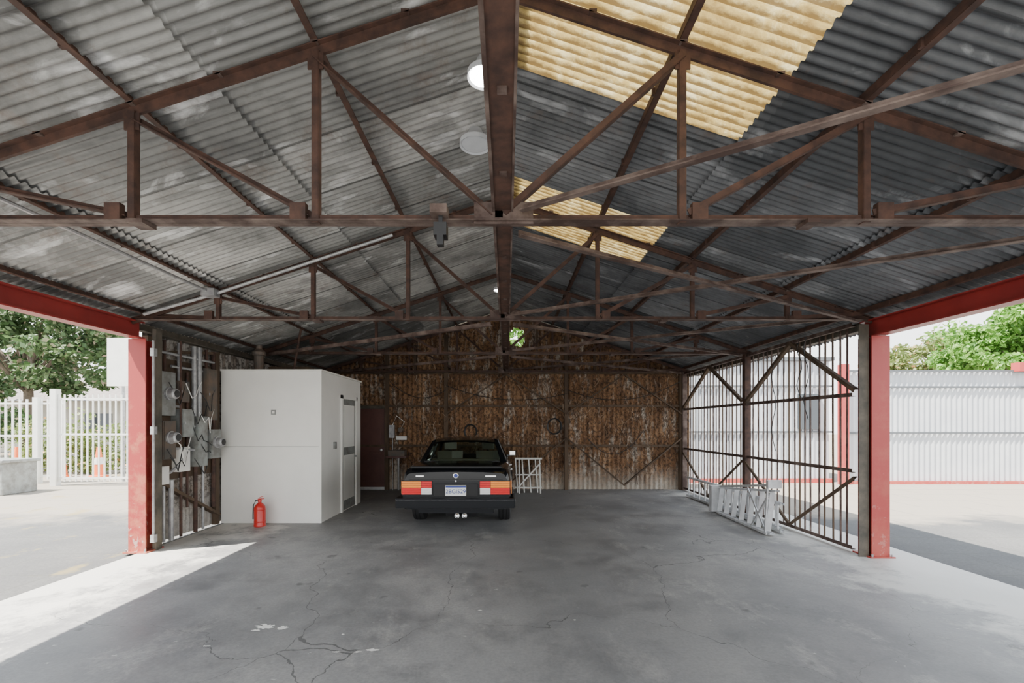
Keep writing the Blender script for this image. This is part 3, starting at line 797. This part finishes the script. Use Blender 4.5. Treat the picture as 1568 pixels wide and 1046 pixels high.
def tree(name,cx,cy,cz,rx,ry,rz,mat,clumps=60,per=170,leaf=.11,trunk=True,seed=1):
    rnd=random.Random(seed)
    b=MB([m_bark,mat])
    if trunk:
        b.tube([(cx,cy,-.05),(cx+.1,cy,cz*.35),(cx-.1,cy+.1,cz*.8),(cx,cy,cz)],.22,0,10,.08)
    for c in range(clumps):
        while True:
            u=[rnd.uniform(-1,1) for _ in range(3)]
            if sum(t*t for t in u)<1: break
        p=Vector((cx+u[0]*rx,cy+u[1]*ry,cz+u[2]*rz))
        if trunk and c%4==0: b.tube([(cx,cy,max(cz*.5,cz-rz)),tuple((Vector((cx,cy,cz))+p)/2+Vector((0,0,-.1))),tuple(p)],.06,0,6,.015)
        cr=rnd.uniform(.35,.75)*min(1,rx/2+.3)
        for k in range(per):
            d=Vector((rnd.gauss(0,1),rnd.gauss(0,1),rnd.gauss(0,1))).normalized()*cr*rnd.random()**.4
            q=p+Vector((d.x,d.y,d.z*.7))
            if q.z<0: continue
            a=Vector((rnd.uniform(-1,1),rnd.uniform(-1,1),rnd.uniform(-1,.3))).normalized()
            s_=a.cross(Vector((rnd.uniform(-1,1),rnd.uniform(-1,1),rnd.uniform(-1,1)))).normalized()
            l=leaf*rnd.uniform(.7,1.4)
            b.add([q,q+a*l*.5+s_*l*.28,q+a*l,q+a*l*.5-s_*l*.28],[(0,1,2,3)],1)
    return b.obj(name)
tree('street_tree',-19.5,18.5,5.2,5.0,3,2.3,m_leafd,110,180,.22,seed=3)
tree('street_tree',-28,23,5.5,4.5,3,2.5,m_leafd,70,150,.26,seed=5)
tree('flowering_bush',-14.8,15.8,.9,2.6,1,.9,m_leafo,40,120,.14,False,seed=6)
tree('flowering_bush',-20,16.5,1.2,3,1.2,1.3,m_leafd,50,130,.16,False,seed=16)
tree('leafy_tree',20.5,18.5,4.9,2.6,2,1.75,m_leafb,75,200,.2,seed=8)
tree('leafy_tree',26.5,27,5.3,5,2.5,1.7,m_leafo,80,150,.24,seed=9)
tree('leafy_tree',.8,14.5,4.2,1.8,1,1.2,m_leafb,30,150,.18,seed=11)

# ------------------------------------------------------------------ exterior right
m_fence=M('pale_corrugated',(.52,.54,.56),(.46,.48,.51),.55,.1,1.5,.02)
corr('corrugated_fence',(30,12.75),(9.5,12.75),lambda x,y:3.12,m_fence,.15,.016,z0=-.03,nz=1)
m_railg=simple('fence_rail_grey',(.10,.11,.12),.6)
b=MB([m_railg,m_redp])
for z in (1.40,2.68): b.box((9.5,12.69,z-.025),(30,12.725,z+.025),0)
b.box((9.5,12.66,3.10),(30,12.73,3.15),0); b.box((9.5,12.64,-.03),(30,12.73,.06),1)
b.box((9.25,12.55,-.03),(9.45,12.73,3.3),1); b.box((14.1,12.5,3.1),(14.5,12.73,3.35),1)
b.obj('fence_rails_and_posts')
b=MB([m_fence,m_redp,m_win,m_orange,m_railg])
b.box((5,13.0,-.03),(9.2,17,3.45),0)
x=5.05
while x<9.15: b.box((x,12.975,0),(x+.04,13.0,3.4),0); x+=.16
b.box((4.9,12.9,3.45),(9.3,17.1,3.55),4); b.box((4.95,12.94,2.70),(9.25,12.975,2.75),4); b.box((4.95,12.94,1.40),(9.25,12.975,1.45),4)
b.box((4.95,12.93,-.03),(9.25,12.98,.10),1); b.box((8.3,12.92,1.5),(8.9,12.98,2.5),2)
b.obj('neighbour_shed')

# ------------------------------------------------------------------ floor paint marks
b=MB([m_white])
def blob(cx,cy,rx,ry,seed):
    rnd=random.Random(seed); n=26
    vs=[(cx,cy,.0025)]+[(cx+rx*math.cos(2*math.pi*k/n)*rnd.uniform(.5,1.1),cy+ry*math.sin(2*math.pi*k/n)*rnd.uniform(.5,1.1),.0025) for k in range(n)]
    b.add(vs,[(0,k+1,(k+1)%n+1) for k in range(n)])
def P(px,py):
    D=1.62*697/(py-651); return (px-776)*D/697,D
for px,py,rx,ry,sd in ((405,960,.10,.05,1),(432,962,.05,.035,2),(392,966,.04,.02,3),(572,996,.06,.02,4),(548,999,.03,.012,5),(515,999,.035,.01,6),(525,972,.015,.01,7),(880,950,.015,.01,8),(316,990,.04,.012,9),(735,935,.02,.01,10)):
    x,y=P(px,py); blob(x,y,rx,ry,sd)
b.obj('floor_paint_marks')

# ------------------------------------------------------------------ light
w=bpy.data.worlds.new('World'); SC.world=w; w.use_nodes=True; nt=w.node_tree
bg=nt.nodes['Background']
tc=N(nt,'ShaderNodeTexCoord'); sp=N(nt,'ShaderNodeSeparateXYZ'); nt.links.new(tc.outputs['Generated'],sp.inputs[0])
col=ramp(nt,sp.outputs[2],[(0,(1,.995,.98)),(.35,(.90,.95,1.0)),(1,(.72,.84,1.0))])
nt.links.new(col,bg.inputs[0]); bg.inputs[1].default_value=4.0
sun=bpy.data.lights.new('sun','SUN'); sun.energy=27; sun.angle=.009; sun.color=(1,.95,.86)
so=bpy.data.objects.new('sun',sun); SC.collection.objects.link(so)
so.rotation_euler=Vector((1.42,.66,-2.73)).to_track_quat('-Z','Y').to_euler()
so.location=(-10,-5,20)

cam=bpy.data.cameras.new('camera'); cam.lens=16; cam.sensor_width=36; cam.shift_x=.0051; cam.shift_y=.0816; cam.clip_end=300; cam.clip_start=.05
co=bpy.data.objects.new('camera',cam); SC.collection.objects.link(co); co.location=(0,0,1.62); co.rotation_euler=(math.pi/2,0,0)
SC.camera=co
